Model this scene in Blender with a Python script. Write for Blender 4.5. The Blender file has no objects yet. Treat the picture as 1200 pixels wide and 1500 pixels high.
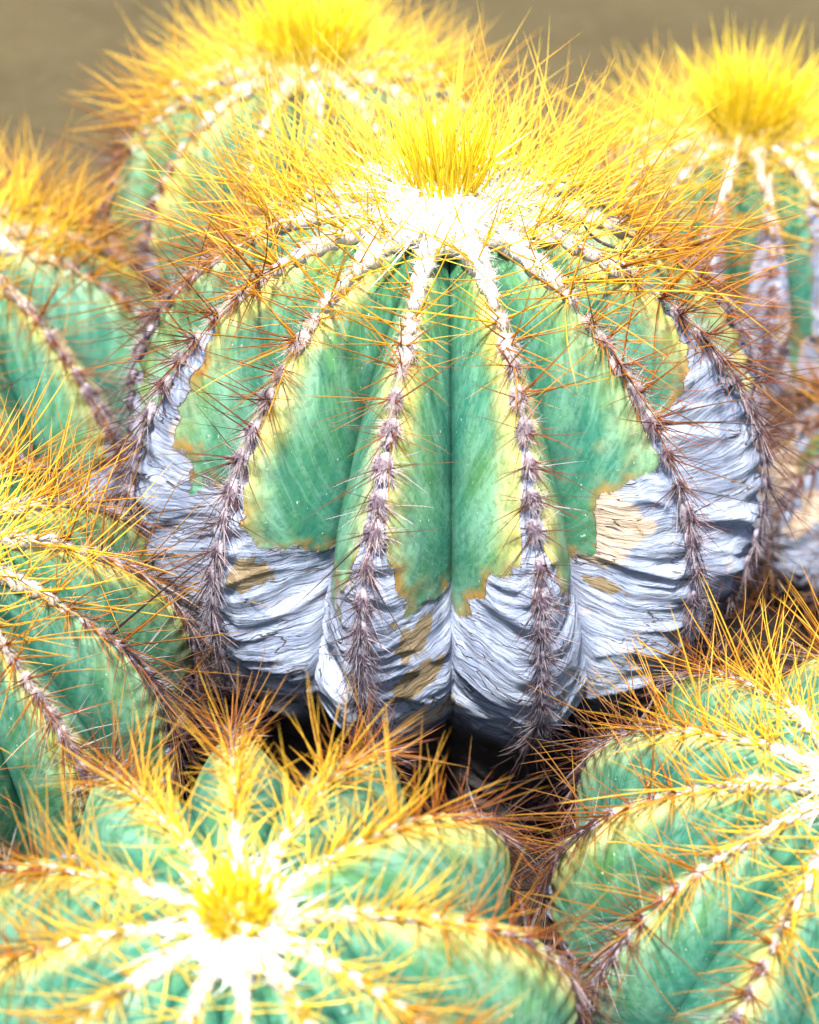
import bpy, bmesh, math, random
import numpy as np
from mathutils import Matrix, Vector

random.seed(7)
rng = np.random.default_rng(7)
scene = bpy.context.scene
COL = scene.collection
rad = math.radians

# ------------------------------------------------------------------ camera
CAM = np.array([-0.01075, -0.40691, 0.39013])
PITCH = rad(37.5)
cam_data = bpy.data.cameras.new('camera')
cam = bpy.data.objects.new('camera', cam_data)
COL.objects.link(cam)
cam.location = CAM
cam.rotation_euler = (math.pi / 2 - PITCH, 0, 0)
cam_data.sensor_fit = 'VERTICAL'
cam_data.sensor_height = 24.0
cam_data.lens = 12.0 / math.tan(rad(18))
cam_data.clip_start = 0.01
cam_data.clip_end = 500
cam_data.dof.use_dof = True
cam_data.dof.focus_distance = 0.425
cam_data.dof.aperture_fstop = 7.0
scene.camera = cam
FWD = np.array([0, math.cos(PITCH), -math.sin(PITCH)])
UPV = np.array([0, math.sin(PITCH), math.cos(PITCH)])
FPX = 750 / math.tan(rad(18))

# ------------------------------------------------------------------ daylight (bright overcast)
SUN_EL, SUN_AZ = 73.0, -20.0      # azimuth: 0 = from behind the camera, positive = from the right
world = bpy.data.worlds.new('World')
scene.world = world
world.use_nodes = True
wn = world.node_tree.nodes
wl = world.node_tree.links
wn.clear()
sky = wn.new('ShaderNodeTexSky')
sky.sky_type = 'NISHITA'
sky.sun_disc = False
sky.sun_elevation = rad(SUN_EL)
sky.sun_rotation = rad(180 - SUN_AZ)
sky.air_density = 1.0
sky.dust_density = 2.5
sky.ozone_density = 1.0
bg = wn.new('ShaderNodeBackground')
bg.inputs['Strength'].default_value = 0.05
wo = wn.new('ShaderNodeOutputWorld')
wl.new(sky.outputs[0], bg.inputs['Color'])
wl.new(bg.outputs[0], wo.inputs['Surface'])
sun_data = bpy.data.lights.new('sun', 'SUN')
sun_data.energy = 3.5
sun_data.angle = rad(7)
sun_data.color = (1.0, 0.94, 0.85)
sun = bpy.data.objects.new('sun', sun_data)
COL.objects.link(sun)
sd = Vector((math.sin(rad(SUN_AZ)) * math.cos(rad(SUN_EL)), -math.cos(rad(SUN_AZ)) * math.cos(rad(SUN_EL)), math.sin(rad(SUN_EL))))
sun.rotation_euler = sd.to_track_quat('Z', 'Y').to_euler()
sun.location = (0, 0, 3)
vs = scene.view_settings
vs.view_transform = 'Standard'
vs.look = 'None'
vs.exposure = 2.5
vs.gamma = 1.0
vs.use_curve_mapping = False
scene.cycles.max_bounces = 4
scene.cycles.diffuse_bounces = 2
scene.cycles.glossy_bounces = 2
scene.cycles.transmission_bounces = 3
scene.cycles.adaptive_threshold = 0.02


# ------------------------------------------------------------------ helpers
def hash3(ix, iy, iz, seed):
    h = (ix.astype(np.int64) * 374761393 + iy.astype(np.int64) * 668265263 + iz.astype(np.int64) * 2147483647 + seed * 1274126177) & 0xFFFFFFFF
    h = ((h ^ (h >> 13)) * 1274126177) & 0xFFFFFFFF
    h = ((h ^ (h >> 16)) * 2246822519) & 0xFFFFFFFF
    return ((h ^ (h >> 15)) & 0xFFFFFF) / float(0xFFFFFF)


def vnoise(x, y, z, seed=0):
    """value noise, about -1..1"""
    x, y, z = np.broadcast_arrays(np.asarray(x, float), np.asarray(y, float), np.asarray(z, float))
    ix, iy, iz = np.floor(x), np.floor(y), np.floor(z)
    fx, fy, fz = x - ix, y - iy, z - iz
    fx, fy, fz = [f * f * f * (f * (f * 6 - 15) + 10) for f in (fx, fy, fz)]
    out = 0
    for a in (0, 1):
        for b in (0, 1):
            for c in (0, 1):
                w = (fx if a else 1 - fx) * (fy if b else 1 - fy) * (fz if c else 1 - fz)
                out = out + w * hash3(ix + a, iy + b, iz + c, seed)
    return out * 2 - 1


def fbm(x, y, z, seed=0, oct=4):
    s, a = 0, 0.5
    for o in range(oct):
        s = s + a * vnoise(x * 2 ** o, y * 2 ** o, z * 2 ** o, seed + o * 17)
        a *= 0.5
    return s


def sstep(a, b, x):
    t = np.clip((x - a) / (b - a), 0, 1)
    return t * t * (3 - 2 * t)


def project(P):
    q = P - CAM
    d = q @ FWD
    return 600 + FPX * q[..., 0] / d, 750 - FPX * (q @ UPV) / d, d


def obj(name, mesh, parent=None, mat=None):
    o = bpy.data.objects.new(name, mesh)
    COL.objects.link(o)
    if parent is not None:
        o.parent = parent
    if mat is not None and not mesh.materials:
        mesh.materials.append(mat)
    return o


def tag(o, label=None, category=None, group=None, kind=None):
    for k, v in (('label', label), ('category', category), ('group', group), ('kind', kind)):
        if v:
            o[k] = v
    return o


def mesh_from(name, V, F, smooth=True, attrs=None):
    me = bpy.data.meshes.new(name)
    V = np.asarray(V, np.float32)
    F = np.asarray(F, np.int32)
    nf, k = F.shape
    me.vertices.add(len(V))
    me.vertices.foreach_set('co', V.ravel())
    me.loops.add(nf * k)
    me.loops.foreach_set('vertex_index', F.ravel())
    me.polygons.add(nf)
    me.polygons.foreach_set('loop_start', np.arange(0, nf * k, k, dtype=np.int32))
    me.polygons.foreach_set('loop_total', np.full(nf, k, np.int32))
    if smooth:
        me.polygons.foreach_set('use_smooth', np.ones(nf, bool))
    for an, arr in (attrs or {}).items():
        arr = np.asarray(arr, np.float32)
        if arr.ndim == 1:
            a = me.attributes.new(an, 'FLOAT', 'POINT')
            a.data.foreach_set('value', arr)
        elif arr.shape[1] == 3:
            a = me.attributes.new(an, 'FLOAT_VECTOR', 'POINT')
            a.data.foreach_set('vector', arr.ravel())
        else:
            a = me.attributes.new(an, 'FLOAT_COLOR', 'POINT')
            a.data.foreach_set('color', arr.ravel())
    me.update(calc_edges=True)
    me.validate()
    return me


# ------------------------------------------------------------------ materials
class NT:
    def __init__(self, name):
        self.m = bpy.data.materials.new(name)
        self.m.use_nodes = True
        self.t = self.m.node_tree
        self.t.nodes.clear()
        self.out = self.t.nodes.new('ShaderNodeOutputMaterial')

    def n(self, typ, **kw):
        nd = self.t.nodes.new(typ)
        for k, v in kw.items():
            setattr(nd, k, v)
        return nd

    def set(self, sock, v):
        if isinstance(v, bpy.types.NodeSocket):
            self.t.links.new(v, sock)
        elif isinstance(v, (tuple, list)) and len(v) == 3 and sock.type == 'RGBA':
            sock.default_value = (*v, 1)
        else:
            sock.default_value = v

    def math(self, op, a, b=0.0, c=0.0, clamp=False):
        nd = self.n('ShaderNodeMath', operation=op, use_clamp=clamp)
        for i, v in enumerate((a, b, c)):
            self.set(nd.inputs[i], v)
        return nd.outputs[0]

    def mix(self, f, a, b, blend='MIX'):
        nd = self.n('ShaderNodeMix', data_type='RGBA', blend_type=blend)
        self.set(nd.inputs['Factor'], f)
        self.set(nd.inputs[6], a)
        self.set(nd.inputs[7], b)
        return nd.outputs[2]

    def step(self, x, a, b, lo=0.0, hi=1.0):
        nd = self.n('ShaderNodeMapRange', interpolation_type='SMOOTHSTEP')
        for i, v in enumerate((x, a, b, lo, hi)):
            self.set(nd.inputs[i], v)
        return nd.outputs[0]

    def noise(self, vec, scale, detail=3.0, rough=0.55, dist=0.0):
        nd = self.n('ShaderNodeTexNoise')
        self.set(nd.inputs['Vector'], vec)
        nd.inputs['Scale'].default_value = scale
        nd.inputs['Detail'].default_value = detail
        nd.inputs['Roughness'].default_value = rough
        nd.inputs['Distortion'].default_value = dist
        return nd.outputs['Fac']

    def attr(self, name, out='Fac'):
        return self.n('ShaderNodeAttribute', attribute_name=name).outputs[out]

    def combine(self, x, y, z):
        nd = self.n('ShaderNodeCombineXYZ')
        for i, v in enumerate((x, y, z)):
            self.set(nd.inputs[i], v)
        return nd.outputs[0]

    def surf(self, shader):
        self.t.links.new(shader, self.out.inputs['Surface'])
        return self.m

    def principled(self, color, rough=0.5, spec=0.3, normal=None):
        p = self.n('ShaderNodeBsdfPrincipled')
        self.set(p.inputs['Base Color'], color)
        self.set(p.inputs['Roughness'], rough)
        self.set(p.inputs['Specular IOR Level'], spec)
        if normal is not None:
            self.set(p.inputs['Normal'], normal)
        return p

    def bump(self, h, strength, dist):
        b = self.n('ShaderNodeBump')
        self.set(b.inputs['Strength'], strength)
        self.set(b.inputs['Distance'], dist)
        self.set(b.inputs['Height'], h)
        return b.outputs[0]


def skin_material():
    g = NT('cactus_skin')
    t = g.attr('side')       # -1..1, 0 on the rib crest, +-1 in the grooves
    v = g.attr('run')        # 0 crown, 1 widest girth, 2 ground
    ck = g.attr('cork')      # signed distance-like field, > 0 is old corky bark
    rr = g.attr('seed')
    pos = g.attr('rest', 'Vector')
    ta = g.math('ABSOLUTE', t)
    # feathered streaks running from groove up to the crest
    c = g.math('SUBTRACT', v, g.math('MULTIPLY', ta, 0.27))
    wob = g.math('MULTIPLY', g.noise(pos, 22, 2), 0.10)
    svec = g.combine(g.math('MULTIPLY', t, 1.3), g.math('MULTIPLY', g.math('ADD', c, wob), 7.0), rr)
    streak = g.noise(svec, 1.8, 4, 0.55)
    svec2 = g.combine(g.math('MULTIPLY', g.math('ADD', t, g.math('MULTIPLY', wob, 1.5)), 5.0), g.math('MULTIPLY', v, 1.6), rr)
    streak2 = g.noise(svec2, 1.5, 4, 0.6)
    big = g.noise(pos, 24, 3, 0.6)
    blotch = g.noise(pos, 75, 4, 0.65, 0.4)
    green = g.mix(g.step(big, 0.36, 0.64), (0.029, 0.140, 0.098), (0.056, 0.152, 0.050))
    green = g.mix(g.math('MULTIPLY', g.step(streak, 0.40, 0.70), 0.72), green, (0.155, 0.315, 0.225))
    green = g.mix(g.math('MULTIPLY', g.step(streak2, 0.46, 0.70), 0.5), green, (0.010, 0.075, 0.055))
    green = g.mix(g.math('MULTIPLY', g.step(blotch, 0.5, 0.72), 0.35), green, (0.10, 0.24, 0.08))
    vn = g.math('ABSOLUTE', g.math('SUBTRACT', g.noise(g.combine(g.math('MULTIPLY', t, 1.1), g.math('MULTIPLY', g.math('ADD', c, wob), 15.0), rr), 1.7, 2, 0.5), 0.5))
    green = g.mix(g.math('MULTIPLY', g.step(vn, 0.06, 0.0), 0.2), green, (0.20, 0.36, 0.27))
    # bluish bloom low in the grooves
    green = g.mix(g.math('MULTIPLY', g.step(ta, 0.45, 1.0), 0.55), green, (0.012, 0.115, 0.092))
    # yellowed flanks next to the crest
    yedge = g.math('ADD', ta, g.math('MULTIPLY', g.math('SUBTRACT', g.noise(pos, 45, 3), 0.5), 0.55))
    yf = g.math('MULTIPLY', g.step(yedge, 0.50, 0.08), g.attr('yellow'))
    yel = g.mix(g.step(blotch, 0.4, 0.65), (0.33, 0.32, 0.06), (0.56, 0.47, 0.17))
    green = g.mix(yf, green, yel)
    speck = g.step(g.noise(pos, 700, 1, 0.4), 0.75, 0.79)
    green = g.mix(g.math('MULTIPLY', speck, 0.5), green, (0.5, 0.6, 0.5))
    pore = g.noise(pos, 520, 3, 0.6)
    green = g.mix(g.math('MULTIPLY', g.step(pore, 0.50, 0.36), 0.30), green, (0.008, 0.06, 0.035))
    # bark
    ckn = g.math('ADD', ck, g.math('MULTIPLY', g.math('SUBTRACT', g.noise(pos, 150, 6, 0.7), 0.5), 0.14))
    mask = g.step(ckn, 0.0, 0.008)
    scab = g.math('MULTIPLY', g.step(g.noise(pos, 210, 4, 0.65), 0.60, 0.66), g.step(ck, -0.16, -0.02))
    green = g.mix(g.math('MULTIPLY', scab, 0.8), green, (0.20, 0.13, 0.06))
    rim = g.math('MULTIPLY', g.step(ckn, g.math('MULTIPLY', g.noise(pos, 30, 2), -0.16), 0.0), g.math('SUBTRACT', 1.0, mask))
    rimc = g.mix(g.step(blotch, 0.4, 0.6), (0.10, 0.045, 0.012), (0.24, 0.13, 0.025))
    green = g.mix(g.math('MULTIPLY', rim, g.math('MULTIPLY', g.step(blotch, 0.33, 0.55), g.step(g.noise(pos, 34, 2), 0.40, 0.62))), green, rimc)
    wv = g.combine(g.math('MULTIPLY', t, 1.3), g.math('MULTIPLY', g.math('ADD', v, g.math('MULTIPLY', big, 0.12)), 26.0), rr)
    fold = g.noise(wv, 1.7, 5, 0.6, 0.5)
    fine = g.noise(g.combine(g.math('MULTIPLY', t, 1.6), g.math('MULTIPLY', g.math('ADD', v, g.math('MULTIPLY', big, 0.15)), 60.0), rr), 1.6, 5, 0.65, 0.25)
    bark = g.mix(g.step(blotch, 0.35, 0.7), (0.15, 0.185, 0.275), (0.29, 0.34, 0.45))
    bark = g.mix(g.math('MULTIPLY', g.step(fine, 0.50, 0.30), 0.65), bark, (0.17, 0.17, 0.21))
    tan = g.step(g.math('ADD', g.noise(pos, 38, 3, 0.6), g.math('MULTIPLY', g.attr('tan'), 0.35)), 0.63, 0.70)
    bark = g.mix(g.math('MULTIPLY', tan, g.step(fine, 0.30, 0.50, 0.35, 0.85)), bark, (0.42, 0.32, 0.22))
    brown = g.step(g.math('ADD', g.noise(pos, 70, 6, 0.68, 0.5), g.math('MULTIPLY', g.attr('brown'), 0.32)), 0.63, 0.68)
    bark = g.mix(g.math('MULTIPLY', brown, 0.9), bark, g.mix(blotch, (0.11, 0.075, 0.025), (0.22, 0.16, 0.07)))
    # crack lines
    wc = g.combine(g.math('MULTIPLY', t, 0.75), g.math('MULTIPLY', g.math('ADD', v, g.math('MULTIPLY', big, 0.2)), 11.0), rr)
    cr = g.math('ABSOLUTE', g.math('SUBTRACT', g.noise(wc, 1.7, 3, 0.55, 0.25), 0.5))
    crack = g.math('MULTIPLY', g.step(cr, 0.014, 0.003), g.step(g.noise(pos, 60, 2), 0.42, 0.55))
    bark = g.mix(g.math('MULTIPLY', crack, 0.9), bark, (0.05, 0.042, 0.045))
    edge = g.math('MULTIPLY', g.step(ckn, 0.018, 0.004), mask)
    bark = g.mix(g.math('MULTIPLY', edge, 0.6), bark, (0.20, 0.13, 0.08))
    # bark turns much darker close to the soil
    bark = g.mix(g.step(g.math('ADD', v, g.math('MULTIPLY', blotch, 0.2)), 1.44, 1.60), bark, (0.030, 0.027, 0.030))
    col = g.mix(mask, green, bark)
    hgt = g.math('ADD', g.math('MULTIPLY', fold, 1.1), g.math('MULTIPLY', fine, 0.55))
    hgt = g.math('SUBTRACT', hgt, g.math('MULTIPLY', crack, 0.5))
    hgt = g.math('MULTIPLY', hgt, mask)
    hgt = g.math('ADD', hgt, g.math('MULTIPLY', mask, -0.35))
    hgt = g.math('ADD', hgt, g.math('ADD', g.math('MULTIPLY', blotch, 0.22), g.math('MULTIPLY', pore, 0.07)))
    nrm = g.bump(hgt, 0.9, 0.0016)
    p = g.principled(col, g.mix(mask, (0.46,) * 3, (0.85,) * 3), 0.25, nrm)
    return g.surf(p.outputs[0])


def spine_material(single):
    g = NT('spine_horn_single' if single else 'spine_horn')
    if single:
        oi = g.n('ShaderNodeObjectInfo')
        al = g.attr('along')
        base = oi.outputs['Color']
        tipm = g.n('ShaderNodeMix', data_type='RGBA', blend_type='MIX')
        g.set(tipm.inputs['Factor'], g.math('MULTIPLY', al, oi.outputs['Alpha']))
        g.set(tipm.inputs[6], base)
        g.set(tipm.inputs[7], (0.92, 0.66, 0.08))
        col = tipm.outputs[2]
    else:
        col = g.attr('tint', 'Color')
    p = g.principled(col, 0.42, 0.35)
    tr = g.n('ShaderNodeBsdfTranslucent')
    g.set(tr.inputs['Color'], col)
    mx = g.n('ShaderNodeMixShader')
    mx.inputs[0].default_value = 0.45
    g.t.links.new(p.outputs[0], mx.inputs[1])
    g.t.links.new(tr.outputs[0], mx.inputs[2])
    return g.surf(mx.outputs[0])


def wool_material():
    g = NT('wool_felt')
    oi = g.n('ShaderNodeObjectInfo')
    tc = g.n('ShaderNodeTexCoord')
    ln = g.n('ShaderNodeVectorMath', operation='LENGTH')
    g.set(ln.inputs[0], tc.outputs['Object'])
    core = g.math('ADD', ln.outputs['Value'], g.math('MULTIPLY', g.math('SUBTRACT', g.noise(tc.outputs['Object'], 2.5, 3), 0.5), 0.9))
    col = g.mix(g.math('MULTIPLY', g.step(core, 0.95, 0.55), oi.outputs['Alpha']), oi.outputs['Color'], (0.075, 0.045, 0.075))
    p = g.principled(col, 0.95, 0.1)
    tr = g.n('ShaderNodeBsdfTranslucent')
    g.set(tr.inputs['Color'], oi.outputs['Color'])
    mx = g.n('ShaderNodeMixShader')
    mx.inputs[0].default_value = 0.3
    g.t.links.new(p.outputs[0], mx.inputs[1])
    g.t.links.new(tr.outputs[0], mx.inputs[2])
    return g.surf(mx.outputs[0])


def soil_material():
    g = NT('soil')
    tc = g.n('ShaderNodeTexCoord')
    P = tc.outputs['Object']
    col = g.mix(g.step(g.noise(P, 3.0, 6, 0.6), 0.35, 0.65), (0.040, 0.031, 0.014), (0.060, 0.047, 0.021))
    col = g.mix(g.step(g.noise(P, 60, 5, 0.65), 0.4, 0.7), col, (0.054, 0.043, 0.021))
    col = g.mix(g.step(g.noise(P, 240, 3, 0.6), 0.55, 0.75), col, (0.035, 0.026, 0.016))
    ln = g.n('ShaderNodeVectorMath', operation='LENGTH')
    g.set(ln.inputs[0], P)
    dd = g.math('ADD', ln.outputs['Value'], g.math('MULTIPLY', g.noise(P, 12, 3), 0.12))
    col = g.mix(g.step(dd, 0.42, 0.33), col, (0.009, 0.0065, 0.0045))     # soil colour darkened under the clump, painting in the shade of the gaps
    nrm = g.bump(g.noise(P, 180, 5, 0.6), 0.8, 0.004)
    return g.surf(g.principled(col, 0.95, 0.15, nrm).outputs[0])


def twig_material():
    g = NT('dark_thorn')
    tc = g.n('ShaderNodeTexCoord')
    col = g.mix(g.noise(tc.outputs['Object'], 600, 3), (0.012, 0.013, 0.018), (0.05, 0.045, 0.05))
    return g.surf(g.principled(col, 0.5, 0.4).outputs[0])


M_SKIN = skin_material()
M_SPINE = spine_material(False)
M_SPINE1 = spine_material(True)
M_WOOL = wool_material()
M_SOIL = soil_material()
M_TWIG = twig_material()

# ------------------------------------------------------------------ ground: one sheet to the horizon, finer near the plants
u = np.linspace(-1, 1, 181)
ax = np.sign(u) * (np.abs(u) * 0.45 + np.abs(u) ** 7 * 160)
gx, gy = np.meshgrid(ax, ax, indexing='ij')
gz = fbm(gx * 9, gy * 9, 0, 5, 4) * 0.006 + vnoise(gx * 40, gy * 40, 0, 9) * 0.0016
gz = gz * sstep(30, 2, np.hypot(gx, gy)) - 0.004
n = len(u)
idx = np.arange(n * n).reshape(n, n)
gf = np.stack([idx[:-1, :-1], idx[1:, :-1], idx[1:, 1:], idx[:-1, 1:]], -1).reshape(-1, 4)
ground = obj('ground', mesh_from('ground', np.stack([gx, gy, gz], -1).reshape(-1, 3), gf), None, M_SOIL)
tag(ground, kind='structure')


# ------------------------------------------------------------------ shared small meshes
def make_spines(B, D, L, W, BEND, C0, C1, rings=4, sides=3):
    """many spines as one mesh; returns V, F, colour"""
    B, D, L, W, BEND, C0, C1 = [np.asarray(a, float) for a in (B, D, L, W, BEND, C0, C1)]
    n = len(B)
    ref = np.where(np.abs(D[:, 2:3]) < 0.9, np.array([[0, 0, 1.0]]), np.array([[1.0, 0, 0]]))
    X = np.cross(D, ref)
    X /= np.linalg.norm(X, axis=1, keepdims=True)
    Y = np.cross(D, X)
    s = np.linspace(0, 1, rings + 1)
    wprof = np.interp(s, [0, 0.12, 0.5, 0.85, 1], [1.15, 1.0, 0.78, 0.42, 0.06])
    V, CC = [], []
    for j, sv in enumerate(s):
        ctr = B + (D * sv + BEND * sv * sv) * L[:, None]
        for q in range(sides):
            a = 2 * math.pi * q / sides
            V.append(ctr + (X * math.cos(a) + Y * math.sin(a)) * (W * wprof[j])[:, None])
            CC.append(C0 * (1 - sv) + C1 * sv)
    V = np.stack(V, 1)
    CC = np.stack(CC, 1)
    per = (rings + 1) * sides
    f = []
    for j in range(rings):
        for q in range(sides):
            q2 = (q + 1) % sides
            f.append((j * sides + q, j * sides + q2, (j + 1) * sides + q2, (j + 1) * sides + q))
    f = np.array(f)
    F = (f[None] + (np.arange(n) * per)[:, None, None]).reshape(-1, 4)
    CC = np.concatenate([CC.reshape(-1, 3), np.ones((n * per, 1))], 1)
    return V.reshape(-1, 3), F, CC


BENDS = [0.0, 0.05, 0.1, 0.17]
SPINE_MESH = []
for b in BENDS:
    V, F, CC = make_spines([[0, 0, 0]], [[0, 0, 1]], [1], [0.0085], [[b, 0, 0]], [[0, 0, 0]], [[1, 1, 1]], rings=5)
    me = mesh_from('spine', V, F, True, {'along': CC[:, 0]})
    me.materials.append(M_SPINE1)
    SPINE_MESH.append(me)


def areole_mesh(seed, sweep, nh, hl, flat):
    """felt pad with loose wool strands; x = across the rib, y = down the rib, z = out"""
    r = np.random.default_rng(seed)
    bm = bmesh.new()
    bmesh.ops.create_icosphere(bm, subdivisions=2, radius=1.0)
    co = np.array([v.co[:] for v in bm.verts])
    fa = np.array([[v.index for v in f.verts] for f in bm.faces])
    bm.free()
    d = 1 + 0.38 * fbm(co[:, 0] * 1.8, co[:, 1] * 1.8, co[:, 2] * 1.8, seed, 3)
    co = co * d[:, None] * np.array([0.72, 1.0, flat])
    p = r.normal(size=(nh, 3))
    p[:, 2] = np.abs(p[:, 2])
    p /= np.linalg.norm(p, axis=1, keepdims=True)
    base = p * np.array([0.6, 0.9, flat]) * 0.9
    dr = p + r.normal(size=(nh, 3)) * 0.45 + np.array([0, sweep, 0])
    dr /= np.linalg.norm(dr, axis=1, keepdims=True)
    bend = r.normal(size=(nh, 3)) * 0.35
    V, F, _ = make_spines(base, dr, hl * r.uniform(0.5, 1.3, nh), np.full(nh, 0.021), bend, np.zeros((nh, 3)), np.zeros((nh, 3)), rings=3)
    F3 = np.concatenate([F[:, [0, 1, 2]], F[:, [0, 2, 3]]])
    me = mesh_from('areole', np.concatenate([co, V]), np.concatenate([fa, F3 + len(co)]), True)
    me.materials.append(M_WOOL)
    return me


WOOL_YOUNG = [areole_mesh(11 + i, 0.0, 130, 0.6, 0.8) for i in range(4)]
WOOL_OLD = [areole_mesh(31 + i, 0.7, 120, 1.0, 0.45) for i in range(4)]


# ------------------------------------------------------------------ the cactus builder
def lerp_rows(x, xs, rows):
    rows = np.asarray(rows, float)
    return np.stack([np.interp(x, xs, rows[:, k]) for k in range(rows.shape[1])], -1)


AGE = [0.0, 0.19, 0.30, 0.41, 0.54, 0.70, 0.9, 2.0]
COL_BASE = [(0.90, 0.68, 0.02), (0.84, 0.56, 0.02), (0.62, 0.29, 0.012), (0.34, 0.090, 0.008), (0.17, 0.040, 0.010), (0.09, 0.030, 0.022), (0.045, 0.025, 0.036), (0.03, 0.02, 0.026)]
COL_TIP = [(0.97, 0.86, 0.16), (0.95, 0.77, 0.14), (0.84, 0.52, 0.05), (0.58, 0.23, 0.015), (0.33, 0.095, 0.015), (0.16, 0.055, 0.032), (0.08, 0.045, 0.056), (0.05, 0.034, 0.042)]
LEN = [0.22, 0.36, 0.38, 0.32, 0.26, 0.20, 0.17, 0.14]


def cactus(name, label, cen, R, Rv, zeq, nrib, ang0, res, spine_scale, seed, group, cork_sides=None, cork_default=None,
           tan_sides=None, brown_sides=None, yellow=1.0, tilt=(0, 0), age=1.0, dens=1.0, nsingle=300, depth=0.26, dep=0.05, tuft=1.0, wool=1.0, ntuft=1.0, clear=1.0, tr=0.11, crown=1.0, ring=1.0, back_young=0.0):
    r = np.random.default_rng(seed)
    root = bpy.data.objects.new(name, None)
    COL.objects.link(root)
    root.empty_display_size = 0.05
    hh = zeq + Rv
    cen = (cen[0] - hh * math.sin(rad(tilt[1])), cen[1] + hh * math.sin(rad(tilt[0])))
    root.location = (cen[0], cen[1], 0)
    root.rotation_euler = (rad(tilt[0]), rad(tilt[1]), 0)
    tag(root, label, 'cactus', group)
    Mroot = np.array(Matrix.LocRotScale(root.location, root.rotation_euler, None))
    nt, nv = res
    zb = -0.012

    # profile of the crest line: run v in 0..2
    vv = np.concatenate([np.linspace(0.0, 1, 400), np.linspace(1, 2, 400)[1:]])
    psi = np.clip(vv, 0, 1) * math.pi / 2
    w = np.clip(vv - 1, 0, 1)
    pr_ = np.where(vv <= 1, R * np.sin(psi), R * np.interp(w, [0, .1, .2, .3, .4, .5, .6, .75, 1], [1, .995, .975, .94, .88, .80, .74, .73, .74]))
    pz_ = np.where(vv <= 1, zeq + Rv * np.cos(psi) - dep * R * np.exp(-(np.sin(psi) / 0.2) ** 2), zeq + (zb - zeq) * w)
    ker = np.hanning(31)
    ker /= ker.sum()
    pad = np.concatenate([np.full(15, pr_[0]), pr_, np.full(15, pr_[-1])])
    pr2 = np.convolve(pad, ker, 'valid')
    sw = sstep(0.6, 0.9, vv)
    pr_ = pr_ * (1 - sw) + pr2 * sw
    dr_, dz_ = np.gradient(pr_, vv), np.gradient(pz_, vv)
    ln = np.hypot(dr_, dz_)
    nr_, nz_ = -dz_ / ln, dr_ / ln          # outward normal in the (r, z) half-plane
    dp_ = depth * R * np.where(vv <= 1, np.minimum(1, 1.2 * np.sin(psi)), np.interp(w, [0, .1, .2, .3, .6, 1], [.97, .74, .5, .34, .26, .26]))
    ker2 = np.hanning(121)
    ker2 /= ker2.sum()
    dp2 = np.convolve(np.concatenate([np.full(60, dp_[0]), dp_, np.full(60, dp_[-1])]), ker2, 'valid')
    dp_ = dp_ * (1 - sw) + dp2 * sw
    arc = np.concatenate([[0], np.cumsum(np.hypot(np.diff(pr_), np.diff(pz_)))])

    ths = [rad(ang0) + 2 * math.pi * k / nrib + r.uniform(-.05, .05) * (0 if seed == 1 else 1) for k in range(nrib)]

    def surf(theta0, t, v, extra=0.0, hw=None):
        """point on the rib with crest azimuth theta0"""
        half = math.pi / nrib
        rr_, zz = np.interp(v, vv, pr_), np.interp(v, vv, pz_)
        an, bn = np.interp(v, vv, nr_), np.interp(v, vv, nz_)
        at = np.abs(t)
        f = 0.42 * at ** 1.8 + 0.58 * (np.sqrt(at * at + 0.012) - 0.1095) / 0.8965
        off = -np.interp(v, vv, dp_) * f + extra
        hl, hr = hw or (half, half)
        th = theta0 + np.where(np.asarray(t) < 0, t * hl, t * hr) + 0.018 * np.sin(v * 5.0 + theta0 * 3) * (1 - at)
        rad_, z = rr_ + an * off, zz + bn * off
        rad_ = np.maximum(rad_, 0.0004)
        return np.stack([rad_ * np.sin(th), -rad_ * np.cos(th), z], -1)

    # areole stations along the crest, by arc length
    st = []
    a = 0.10 * R
    while True:
        vs_ = float(np.interp(a, arc, vv))
        if vs_ > 1.52:
            break
        st.append(vs_)
        a += R * np.interp(vs_, [0, .15, .4, 1, 1.5], [0.042, 0.055, 0.082, 0.096, 0.13])
    ribs, spine_rows = [], []
    wide = np.linspace(-1, 1, nt)
    tt = np.sign(wide) * np.abs(wide) ** 1.0
    vgrid = np.concatenate([np.linspace(0.015, 0.3, int(nv * .16), endpoint=False), np.linspace(0.3, 1.4, int(nv * .66), endpoint=False),
                            np.linspace(1.4, 2.0, int(nv * .18))])
    T, Vg = np.meshgrid(tt, vgrid, indexing='ij')
    nvv = len(vgrid)
    ix = np.arange(nt * nvv).reshape(nt, nvv)
    quads = np.stack([ix[:-1, :-1], ix[:-1, 1:], ix[1:, 1:], ix[1:, :-1]], -1).reshape(-1, 4)
    dflt = cork_default or [(0, .55), (.12, .8), (.4, 1.0), (1, 1.12)]
    for k in range(nrib):
        th0 = ths[k]
        hw = (((ths[k] - ths[k - 1]) % (2 * math.pi)) / 2, ((ths[(k + 1) % nrib] - ths[k]) % (2 * math.pi)) / 2)
        # bark limit per side of the rib
        vc = np.zeros_like(T)
        for sg in (-1, 1):
            pts = (cork_sides or {}).get((k if k < nrib - 4 else k - nrib, sg), dflt)
            sel = (T < 0) if sg < 0 else (T >= 0)
            vc[sel] = np.interp(np.abs(T[sel]), [p[0] for p in pts], [p[1] for p in pts])
        jag = fbm(T * 3.2 + k * 7.1, Vg * 9, k * 3.3, seed + 3, 4)
        jag2 = vnoise(T * 1.6 + k * 5.1, Vg * 22, k * 1.7, seed + 5)
        cork = (Vg - vc) + 0.10 * jag + 0.03 * jag2
        cm = sstep(-0.01, 0.05, cork)
        # folds of the shrunken bark
        P0 = surf(th0, T, Vg, 0.0, hw)
        zz = P0[..., 2] / R
        thg = (th0 + T * math.pi / nrib)
        q = zz * 9 + 0.9 * fbm(thg * 3.0, zz * 3, k * 0.7, seed + 21, 3) * 2
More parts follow.
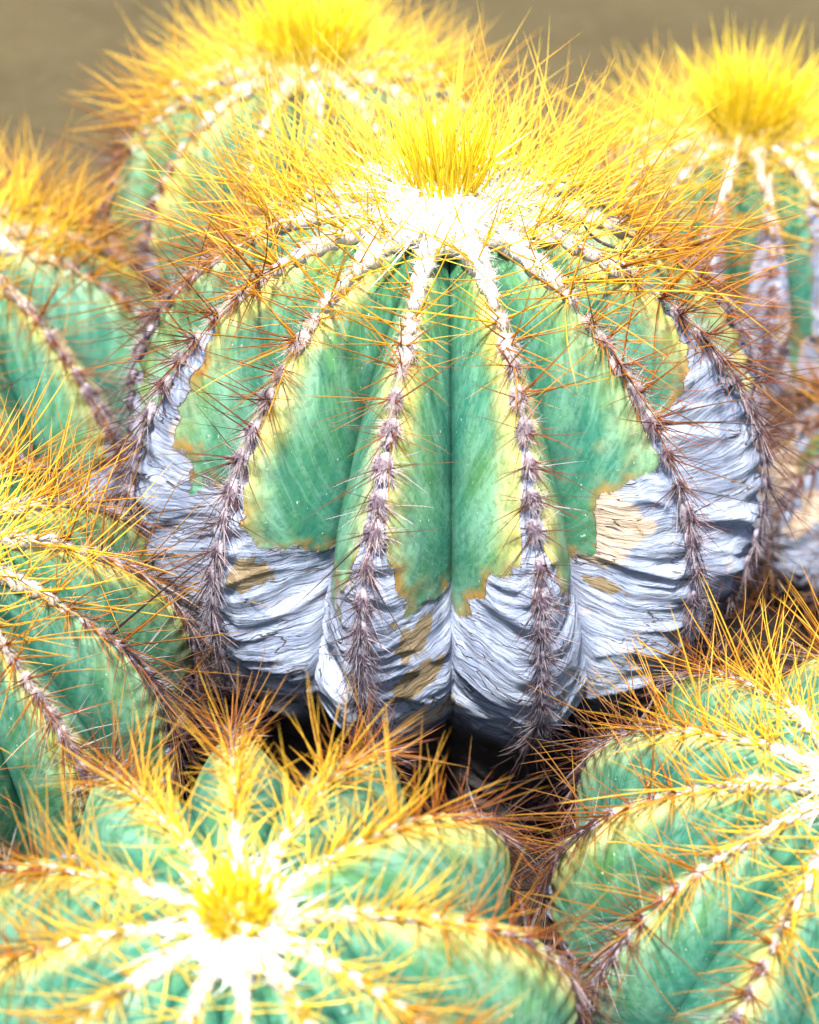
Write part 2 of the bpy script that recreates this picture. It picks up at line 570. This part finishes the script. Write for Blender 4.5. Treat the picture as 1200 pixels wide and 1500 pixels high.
        fold = 1 - np.abs(vnoise(thg * 2.2, q, 0.5, seed + 22)) * 2
        fine = 1 - np.abs(vnoise(thg * 6, q * 2.9, 1.5, seed + 23)) * 2
        at = np.abs(T)
        ex = cm * R * (0.036 * fold * sstep(0.05, .3, at) + 0.011 * fine - 0.016)
        ex += (1 - cm) * R * 0.004 * fbm(thg * 6, Vg * 8, 3.3, seed + 9, 3)
        ex += R * 0.007 * np.exp(-(cork / 0.03) ** 2) * (cork < 0.01)
        ex -= R * 0.02 * sstep(0.94, 1.0, at) * sstep(0.05, 0.2, Vg)          # the crease itself
        ph = np.interp(Vg, st, np.arange(len(st)))
        ex += R * 0.010 * np.cos(2 * math.pi * ph) * np.exp(-(at / 0.3) ** 2) * sstep(.1, .25, Vg)
        ex += R * 0.018 * sstep(1.3, 1.6, Vg) * fbm(thg * 5, zz * 14, 0.2, seed + 31, 3)
        edge = sstep(1.0, 0.97, at)
        P = surf(th0, T, Vg, ex * (0.25 + 0.75 * edge), hw)
        # keep both neighbours' groove edge identical so that no gap opens
        e = surf(th0, T, Vg, -R * 0.02 * sstep(0.05, 0.2, Vg), hw)
        P = np.where((at > 0.999)[..., None], e, P)

        def paint(tab):
            A = np.zeros_like(T)
            for (kk, sg, t0, v0, st_, sv_) in (tab or []):
                if kk == (k if k < nrib - 4 else k - nrib):
                    A = np.maximum(A, np.exp(-(((T * sg - t0) / st_) ** 2 + ((Vg - v0) / sv_) ** 2)))
            return A.ravel()
        yl = yellow * np.interp(Vg, [0, .2, .6, .9, 1.2], [1, 1, .85, .7, .2]) * np.clip(0.72 + 0.5 * np.sin(k * 2.3 + T * 1.5), 0, 1)
        me = mesh_from('rib', P.reshape(-1, 3), quads, True, {
            'side': T.ravel(), 'run': Vg.ravel(), 'cork': cork.ravel(), 'seed': np.full(T.size, k * 3.17 + seed),
            'rest': P0.reshape(-1, 3) + np.array([seed * 0.37, 0, 0]), 'tan': paint(tan_sides), 'brown': paint(brown_sides), 'yellow': yl.ravel()})
        me.materials.append(M_SKIN)
        rib = obj('rib', me, root)
        ribs.append(rib)
        thin = 1 - 0.6 * clear * math.exp(-((((th0 + math.pi) % (2 * math.pi)) - math.pi) / rad(45)) ** 2)
        front = math.exp(-((((th0 + math.pi) % (2 * math.pi)) - math.pi) / rad(50)) ** 2)
        side_more = 2.4 - 1.4 * front if seed == 1 else 1.25 - 0.25 * front
        side_old = math.exp(-((abs(((th0 + math.pi) % (2 * math.pi)) - math.pi) - rad(75)) / rad(35)) ** 2)
        # areoles
        for i, v0 in enumerate(st):
            v1 = min(v0 + r.uniform(-.006, .006), 1.6)
            p = surf(th0, np.array(r.uniform(-.02, .02)), np.array(v1), 0.002 * R)
            pn = surf(th0, np.array(0.0), np.array(v1 + .01))
            dn = pn - surf(th0, np.array(0.0), np.array(v1 - .01))
            dn /= np.linalg.norm(dn)
            sx = np.array([math.cos(th0), math.sin(th0), 0])
            nn = np.cross(dn, sx)
            nn /= np.linalg.norm(nn)
            if nn @ np.array([math.sin(th0), -math.cos(th0), 0.6]) < 0:
                nn = -nn
            va = v1 * (age + (1 - age) * float(sstep(.4, .85, v1)))
            young = va < 0.36 + r.uniform(-.06, .06)
            me_a = (WOOL_YOUNG if young else WOOL_OLD)[r.integers(4)]
            sz = R * np.interp(va, [0, .1, .25, .4, .7, 1.5], [0.060, 0.054, 0.037, 0.031, 0.034, 0.035]) * r.uniform(.8, 1.25) * (0.085 / R) ** 0.35 * wool
            ao = obj('areole', me_a, rib)
            shade = lerp_rows(va, [0, .22, .4, .6, 1.0, 1.5], [(.86, .84, .78), (.78, .73, .68), (.62, .52, .48), (.56, .49, .53), (.40, .37, .45), (.06, .05, .055)])
            shade = shade * r.uniform(.75, 1.1)
            ao.color = (*np.clip(shade, 0, .92), float(np.interp(va, [.25, .5, .8], [.08, .75, .9])))
            mz = Matrix((( sx[0], dn[0], nn[0], p[0]), (sx[1], dn[1], nn[1], p[1]), (sx[2], dn[2], nn[2], p[2]), (0, 0, 0, 1)))
            ao.matrix_local = mz @ Matrix.Rotation(r.uniform(-.3, .3), 4, 'Z') @ Matrix.Diagonal((sz * r.uniform(.8, 1.1), sz * r.uniform(1.0, 1.3), sz, 1))
            # spines of this areole
            nc = int(np.interp(va, [0, .15, .4, .6, 1, 1.5], [15, 15, 14, 16, 22, 12]) * (dens if va < .75 else 1.35) * r.uniform(.8, 1.2) * (thin * (ring if va < .16 else 1) if va < .3 else (side_more if va < .75 else 1)))
            for j in range(nc):
                central = r.random() < np.interp(va, [0, .2, .5, .8], [.8, .6, .42, .25])
                be = math.pi / 2 + r.normal() * 1.0               # lean outwards from the crown
                if va > .3:                       # older spines splay sideways and hang down the rib
                    lean = np.interp(va, [.3, .6, 1], [.15, .55, .75])
                    be = (lean if r.random() < .5 else math.pi - lean) + r.normal() * .55
                if central:
                    al = rad(np.interp(va, [0, .1, .2, .5, 1], [44, 46, 42, 46, 55]) + r.normal() * 17)
                    L = np.interp(va, AGE, LEN) * r.uniform(.6, 1.12) * (1 if va < .3 else (1.5 if seed == 1 else 1.25) - (.5 if seed == 1 else .25) * front)
                else:
                    al = rad(np.interp(va, [0, .2, .5, 1], [60, 66, 78, 80]) + r.normal() * 9)
                    L = np.interp(va, AGE, LEN) * r.uniform(.35, .72)
                D = nn * math.cos(al) + (sx * math.cos(be) + dn * math.sin(be)) * math.sin(al)
                D = D / np.linalg.norm(D)
                bd = np.array([0, 0, 1.0]) if va < .3 else dn
                bd = bd * 0.6 + r.normal(size=3) * .6
                bd = bd - D * (bd @ D)
                bd = bd / (np.linalg.norm(bd) + 1e-9) * BENDS[r.integers(4)]
                aj = va * (1 - back_young * (1 - min(1, front * 1.6 + side_old))) + r.normal() * .05
                c0 = lerp_rows(aj, AGE, COL_BASE) * r.uniform(.7, 1.15)
                c1 = lerp_rows(aj, AGE, COL_TIP) * r.uniform(.8, 1.08)
                if va > .55 and not central and r.random() < .6:      # weathered pale bristles
                    c0 = np.array([.42, .33, .36]) * r.uniform(.6, 1.2)
                    c1 = np.array([.62, .52, .55]) * r.uniform(.6, 1.2)
                if seed != 1 and va > .55:
                    L *= 1.5                                           # untidy rust-brown spines filling the gaps
                    if r.random() < .4:
                        c0, c1 = np.array([.16, .045, .012]) * r.uniform(.6, 1.3), np.array([.34, .11, .02]) * r.uniform(.6, 1.3)
                if va > .5 and r.random() < .07:                       # long dark bristles sweeping over the flank
                    L *= 1.5
                    c0, c1 = np.array([.035, .02, .03]), np.array([.07, .04, .045])
                Ls = L * spine_scale
                W = np.interp(va, [0, .3, .6, 1], [.00030, .00025, .00019, .00016]) * r.uniform(.75, 1.15) * (1 if central else .72)
                b0 = p + sx * r.normal() * .006 * R + dn * r.normal() * .008 * R + nn * .004 * R
                spine_rows.append((k, b0, D, Ls, W, bd, np.clip(c0, 0, .95), np.clip(c1, 0, .97)))

    # crown: felt and the bundle of newest spines standing upright in the middle
    zt = zeq + Rv - dep * R
    cw = obj('crown_wool', WOOL_YOUNG[0].copy(), root)
    cw.data.name = 'crown_wool'
    cw.location = (0, 0, zt + 0.02 * R)
    cw.scale = (0.21 * R * crown, 0.17 * R * crown, 0.09 * R * crown)
    cw.color = (.92, .90, .84, 0.05)
    ncr = int(230 * ntuft)
    rr2 = tr * R * np.sqrt(r.random(ncr))
    pa = r.uniform(0, 2 * math.pi, ncr)
    Bc = np.stack([rr2 * np.cos(pa), rr2 * np.sin(pa), np.full(ncr, zt + 0.08 * R)], -1)
    Dc = np.stack([np.cos(pa) * rr2 / R * 4.2, np.sin(pa) * rr2 / R * 4.2, np.ones(ncr)], -1) + r.normal(size=(ncr, 3)) * .13
    Dc /= np.linalg.norm(Dc, axis=1, keepdims=True)
    Vs, Fs, Cs = make_spines(Bc, Dc, tuft * spine_scale * r.uniform(.10, .34, ncr), np.full(ncr, .00038), r.normal(size=(ncr, 3)) * .08,
                             np.tile([.90, .68, .01], (ncr, 1)) * r.uniform(.85, 1.1, (ncr, 1)), np.tile([.97, .82, .06], (ncr, 1)))
    cs = obj('young_spines', mesh_from('young_spines', Vs, Fs, True, {'tint': Cs}), cw, M_SPINE)
    cs.matrix_parent_inverse = Matrix.LocRotScale(cw.location, None, cw.scale).inverted()
    tag(cs, kind='stuff')

    # pick the spines that show largest, each one its own object; the others joined per rib
    K = np.array([s[0] for s in spine_rows])
    B = np.array([s[1] for s in spine_rows])
    D = np.array([s[2] for s in spine_rows])
    L = np.array([s[3] for s in spine_rows])
    W = np.array([s[4] for s in spine_rows])
    BE = np.array([s[5] for s in spine_rows])
    C0 = np.array([s[6] for s in spine_rows])
    C1 = np.array([s[7] for s in spine_rows])
    Bw = B @ Mroot[:3, :3].T + Mroot[:3, 3]
    Tw = (B + D * L[:, None]) @ Mroot[:3, :3].T + Mroot[:3, 3]
    u0, v0_, d0 = project(Bw)
    u1, v1_, d1 = project(Tw)
    pl = np.hypot(u1 - u0, v1_ - v0_)
    mu, mv = (u0 + u1) / 2, (v0_ + v1_) / 2
    inside = (mu > 5) & (mu < 1195) & (mv > 5) & (mv < 1495)
    axis = np.array([cen[0], cen[1], zeq])
    facing = np.einsum('ij,ij->i', Bw - axis, CAM - Bw) / np.linalg.norm(Bw - axis, axis=1) / np.linalg.norm(CAM - Bw, axis=1)
    pl = np.where(inside & (facing > -0.1) & (L * 0.0085 < 1.7 * W), pl, 0)
    order = np.argsort(-pl)[:nsingle]
    order = order[pl[order] > 20]
    single = np.zeros(len(K), bool)
    single[order] = True
    for i in order:
        bl = np.linalg.norm(BE[i])
        me = SPINE_MESH[int(np.argmin([abs(bl - b) for b in BENDS]))]
        z = Vector(D[i])
        x = Vector(BE[i]) if bl > 1e-6 else z.orthogonal()
        x = (x - z * x.dot(z)).normalized()
        y = z.cross(x)
        so = obj('spine', me, ribs[K[i]])
        m = Matrix((x, y, z)).transposed().to_4x4()
        m.translation = Vector(B[i])
        so.matrix_local = m @ Matrix.Scale(L[i], 4)
        so.color = (*C0[i], float(np.clip(C1[i][0] * 0.9 - .05, .03, .85)))
    for k in range(nrib):
        s = (K == k) & ~single
        V, F, CC = make_spines(B[s], D[s], L[s], W[s], BE[s], C0[s], C1[s])
        o = obj('spines', mesh_from('spines', V, F, True, {'tint': CC}), ribs[k], M_SPINE)
        tag(o, kind='stuff')
    return root, surf


GROUP = 'cacti crowded together in one clump'
# side tables for the largest cactus: (rib, side) -> [(distance from crest, run where bark begins)]; rib 0 faces the viewer
CS = {
    (0, 1): [(0, 0.5), (.10, 0.66), (.18, 0.79), (.45, 0.93), (1, 0.97)],
    (1, -1): [(0, 0.46), (.10, 0.62), (.22, 0.77), (.5, 0.85), (.8, 1.01), (1, 1.03)],
    (0, -1): [(0, 0.5), (.08, 0.62), (.15, 0.78), (.3, 0.93), (1, 0.95)],
    (-1, 1): [(0, 0.56), (.10, 0.62), (.16, 0.75), (.4, 0.86), (1, 0.9)],
    (-1, -1): [(0, 0.52), (.10, 0.66), (.2, 0.78), (1, 0.88)],
    (-2, 1): [(0, 0.46), (.22, 0.56), (.34, 0.69), (.6, 0.85), (1, 0.87)],
    (-2, -1): [(0, 0.5), (.2, 0.6), (1, 0.7)],
    (1, 1): [(0, 0.5), (.08, 0.66), (.16, 0.79), (.5, 0.93), (1, 0.93)],
    (2, -1): [(0, 0.52), (.14, 0.62), (.45, 0.67), (.72, 0.71), (.82, 0.91), (1, 0.95)],
    (2, 1): [(0, .52), (.10, .66), (.3, .79), (.7, .80), (1, .77)],
    (3, -1): [(0, .44), (.3, .54), (.6, .63), (1, .72)],
    (3, 1): [(0, 0.4), (1, 0.6)],
}
main, main_surf = cactus('ball_cactus', 'largest ball cactus, blue-green ribs above a wrinkled grey-white corky base', (0, 0), 0.1, 0.083, 0.105, 13, -13, (57, 300), 0.1, 1, GROUP,
       cork_sides=CS, tan_sides=[(2, -1, .6, .80, .22, .06), (2, -1, .8, .9, .25, .05)], brown_sides=[(0, 1, .5, 1.02, .35, .05), (0, 1, .6, 1.16, .25, .05), (-1, 1, .3, .93, .2, .04), (2, -1, .8, 1.0, .2, .03)], nsingle=300, crown=1.3, tr=.095, dep=.04, back_young=.4, depth=.30, tuft=.85, ring=.7, dens=.8)

RES = (29, 120)
cactus('ball_cactus', 'ball cactus behind the largest one, broad bright yellow crown over orange-spined green shoulders', (-0.049, 0.176), 0.086, 0.068, 0.0825 + 0.010, 13, 8, RES, 0.086, 2, GROUP, back_young=.3, age=.66, dens=.95, clear=.3, tuft=1.15, tr=.16, ntuft=1.4, wool=.85)
cactus('ball_cactus', 'ball cactus behind the largest one with cream-scarred pale ribs parted by dark green grooves', (0.122, 0.175), 0.078, 0.062, 0.0625 + 0.008, 14, 4, RES, 0.098, 3, GROUP, back_young=.3, age=.64, dens=.95, clear=.5, tuft=1.15, tr=.16, ntuft=1.4, wool=.85,
       cork_default=[(0, .3), (.3, .4), (.55, .55), (.75, .9), (1, 1.2)])
cactus('ball_cactus', 'half-seen ball cactus with beige wrinkled scars between purple-grey woolly ribs', (-0.180, 0.098), 0.088, 0.066, 0.0555 + 0.006, 12, 20, RES, 0.090, 4, GROUP, age=.95, dens=1.15, clear=.5, tuft=.5, ring=.5)
cactus('ball_cactus', 'half-seen ball cactus with golden spines fanning over the base of the largest one', (-0.139, -0.084), 0.066, 0.053, 0.0715 + 0.0085, 12, 12, RES, 0.080, 5, GROUP, tilt=(8, 0), dens=.8, age=.9, clear=.4, cork_default=[(0, .8), (.15, 1.05), (.4, 1.2), (1, 1.3)])
cactus('ball_cactus', 'blurred foreground ball cactus whose round yellow-centred white crown shows whole from above', (-0.047, -0.195), 0.077, 0.058, 0.0555 + 0.008, 12, 6, RES, 0.057, 6, GROUP, tilt=(10, 0), depth=.21, tr=.09, crown=1.0, ring=.35, clear=.3, tuft=0.55, cork_default=[(0, .8), (.15, 1.05), (.4, 1.2), (1, 1.3)], dens=1.0, age=.9, wool=.56, ntuft=1.5)
cactus('ball_cactus', 'blurred foreground ball cactus with its white woolly crown cut off and ochre rib crests', (0.099, -0.146), 0.071, 0.057, 0.042 + 0.010, 12, -4, RES, 0.070, 7, GROUP, tilt=(9, 2), depth=.22, clear=.3, ring=.4, tuft=0.6, dens=.9, cork_default=[(0, .8), (.15, 1.05), (.4, 1.2), (1, 1.3)], age=.85, wool=.72, crown=1.3, ntuft=1.4)
cactus('ball_cactus', 'small shaded ball cactus of which only orange spines and a cream-scarred flank show', (0.176, 0.060), 0.06, 0.046, 0.0266 + 0.006, 12, -10, RES, 0.082, 8, GROUP,
       cork_default=[(0, .3), (.3, .45), (1, .8)], age=1.2, dens=1.0, tan_sides=[(k, sg, .55, .75, .35, .18) for k in range(-4, 8) for sg in (-1, 1)])

# ------------------------------------------------------------------ loose bits caught on the largest cactus
th3 = rad(-13 + 360 / 13 * 3)
cp = main_surf(th3, np.array(0.0), np.array(0.275), 0.0062)
q = np.linspace(0, 1, 9)
mid = cp[None] + np.outer(q - .5, [0.0105, -0.0030, -0.0082]) + np.outer(np.sin(q * math.pi), [-0.0012, -0.0006, -0.0012]) + np.array([0, -.0006, .0012])
tv, tf = [], []
for j, c in enumerate(mid):
    wj = 0.00055 * np.interp(q[j], [0, .3, .9, 1], [.12, .7, 1, .7])
    for a in range(6):
        an = a * math.pi / 3
        tv.append(c + np.array([0.6 * math.cos(an), math.sin(an) * .8, .8 * math.cos(an)]) * wj)
for j in range(8):
    for a in range(6):
        tf.append((j * 6 + a, j * 6 + (a + 1) % 6, (j + 1) * 6 + (a + 1) % 6, (j + 1) * 6 + a))
thorn = obj('fallen_thorn', mesh_from('fallen_thorn', np.array(tv) - cp, tf), None, M_TWIG)
thorn.location = cp
tag(thorn, 'short curved blue-black thorn lying on a woolly rib of the largest cactus', 'thorn')


def wool_tuft(k, t, v, size, stretch, yaw, label):
    p = main_surf(rad(-13 + 360 / 13 * k), np.array(t), np.array(v), 0.002)
    p2 = main_surf(rad(-13 + 360 / 13 * k), np.array(t), np.array(v + .02))
    d = Vector(p2 - p).normalized()
    up = Vector((p[0] * 4, p[1] * 4, .5)).normalized()
    x = d.cross(up).normalized()
    m = Matrix((x, d, x.cross(d))).transposed().to_4x4()
    o = obj('wool_tuft', WOOL_YOUNG[2].copy(), None)
    m.translation = Vector(p)
    o.matrix_world = m @ Matrix.Rotation(yaw, 4, 'Z') @ Matrix.Diagonal((size, size * stretch, size * .8, 1))
    o.color = (.92, .90, .86, .04)
    tag(o, label, 'wool tuft', 'loose wool tufts on the largest cactus')


wool_tuft(-3, -0.40, 0.26, 0.0036, 1.0, .4, 'small round white wool tuft snagged on a green flank below the crown')
wool_tuft(-2, 0.62, 0.17, 0.0030, 2.4, .1, 'long white wool tuft hanging into a dark groove below the crown')

# ------------------------------------------------------------------ shed spines lying on the soil between the plants
lr = np.random.default_rng(99)
nl = 2600
la = lr.uniform(0, 2 * math.pi, nl)
lp = np.stack([lr.uniform(-.27, .27, nl), lr.uniform(-.30, .26, nl), lr.uniform(-.001, .012, nl)], -1)
ld = np.stack([np.cos(la), np.sin(la), lr.normal(size=nl) * .18], -1)
ld /= np.linalg.norm(ld, axis=1, keepdims=True)
lc = np.array([.22, .07, .02])[None] * lr.uniform(.35, 1.3, (nl, 1))
V, F, CC = make_spines(lp, ld, lr.uniform(.012, .034, nl), np.full(nl, .00024), lr.normal(size=(nl, 3)) * .08, lc, lc * np.array([1.6, 1.7, 1.3]))
litter = obj('spine_litter', mesh_from('spine_litter', V, F, True, {'tint': CC}), None, M_SPINE)
tag(litter, 'shed rust-brown spines littering the soil between the cacti', 'spine litter', None, 'stuff')
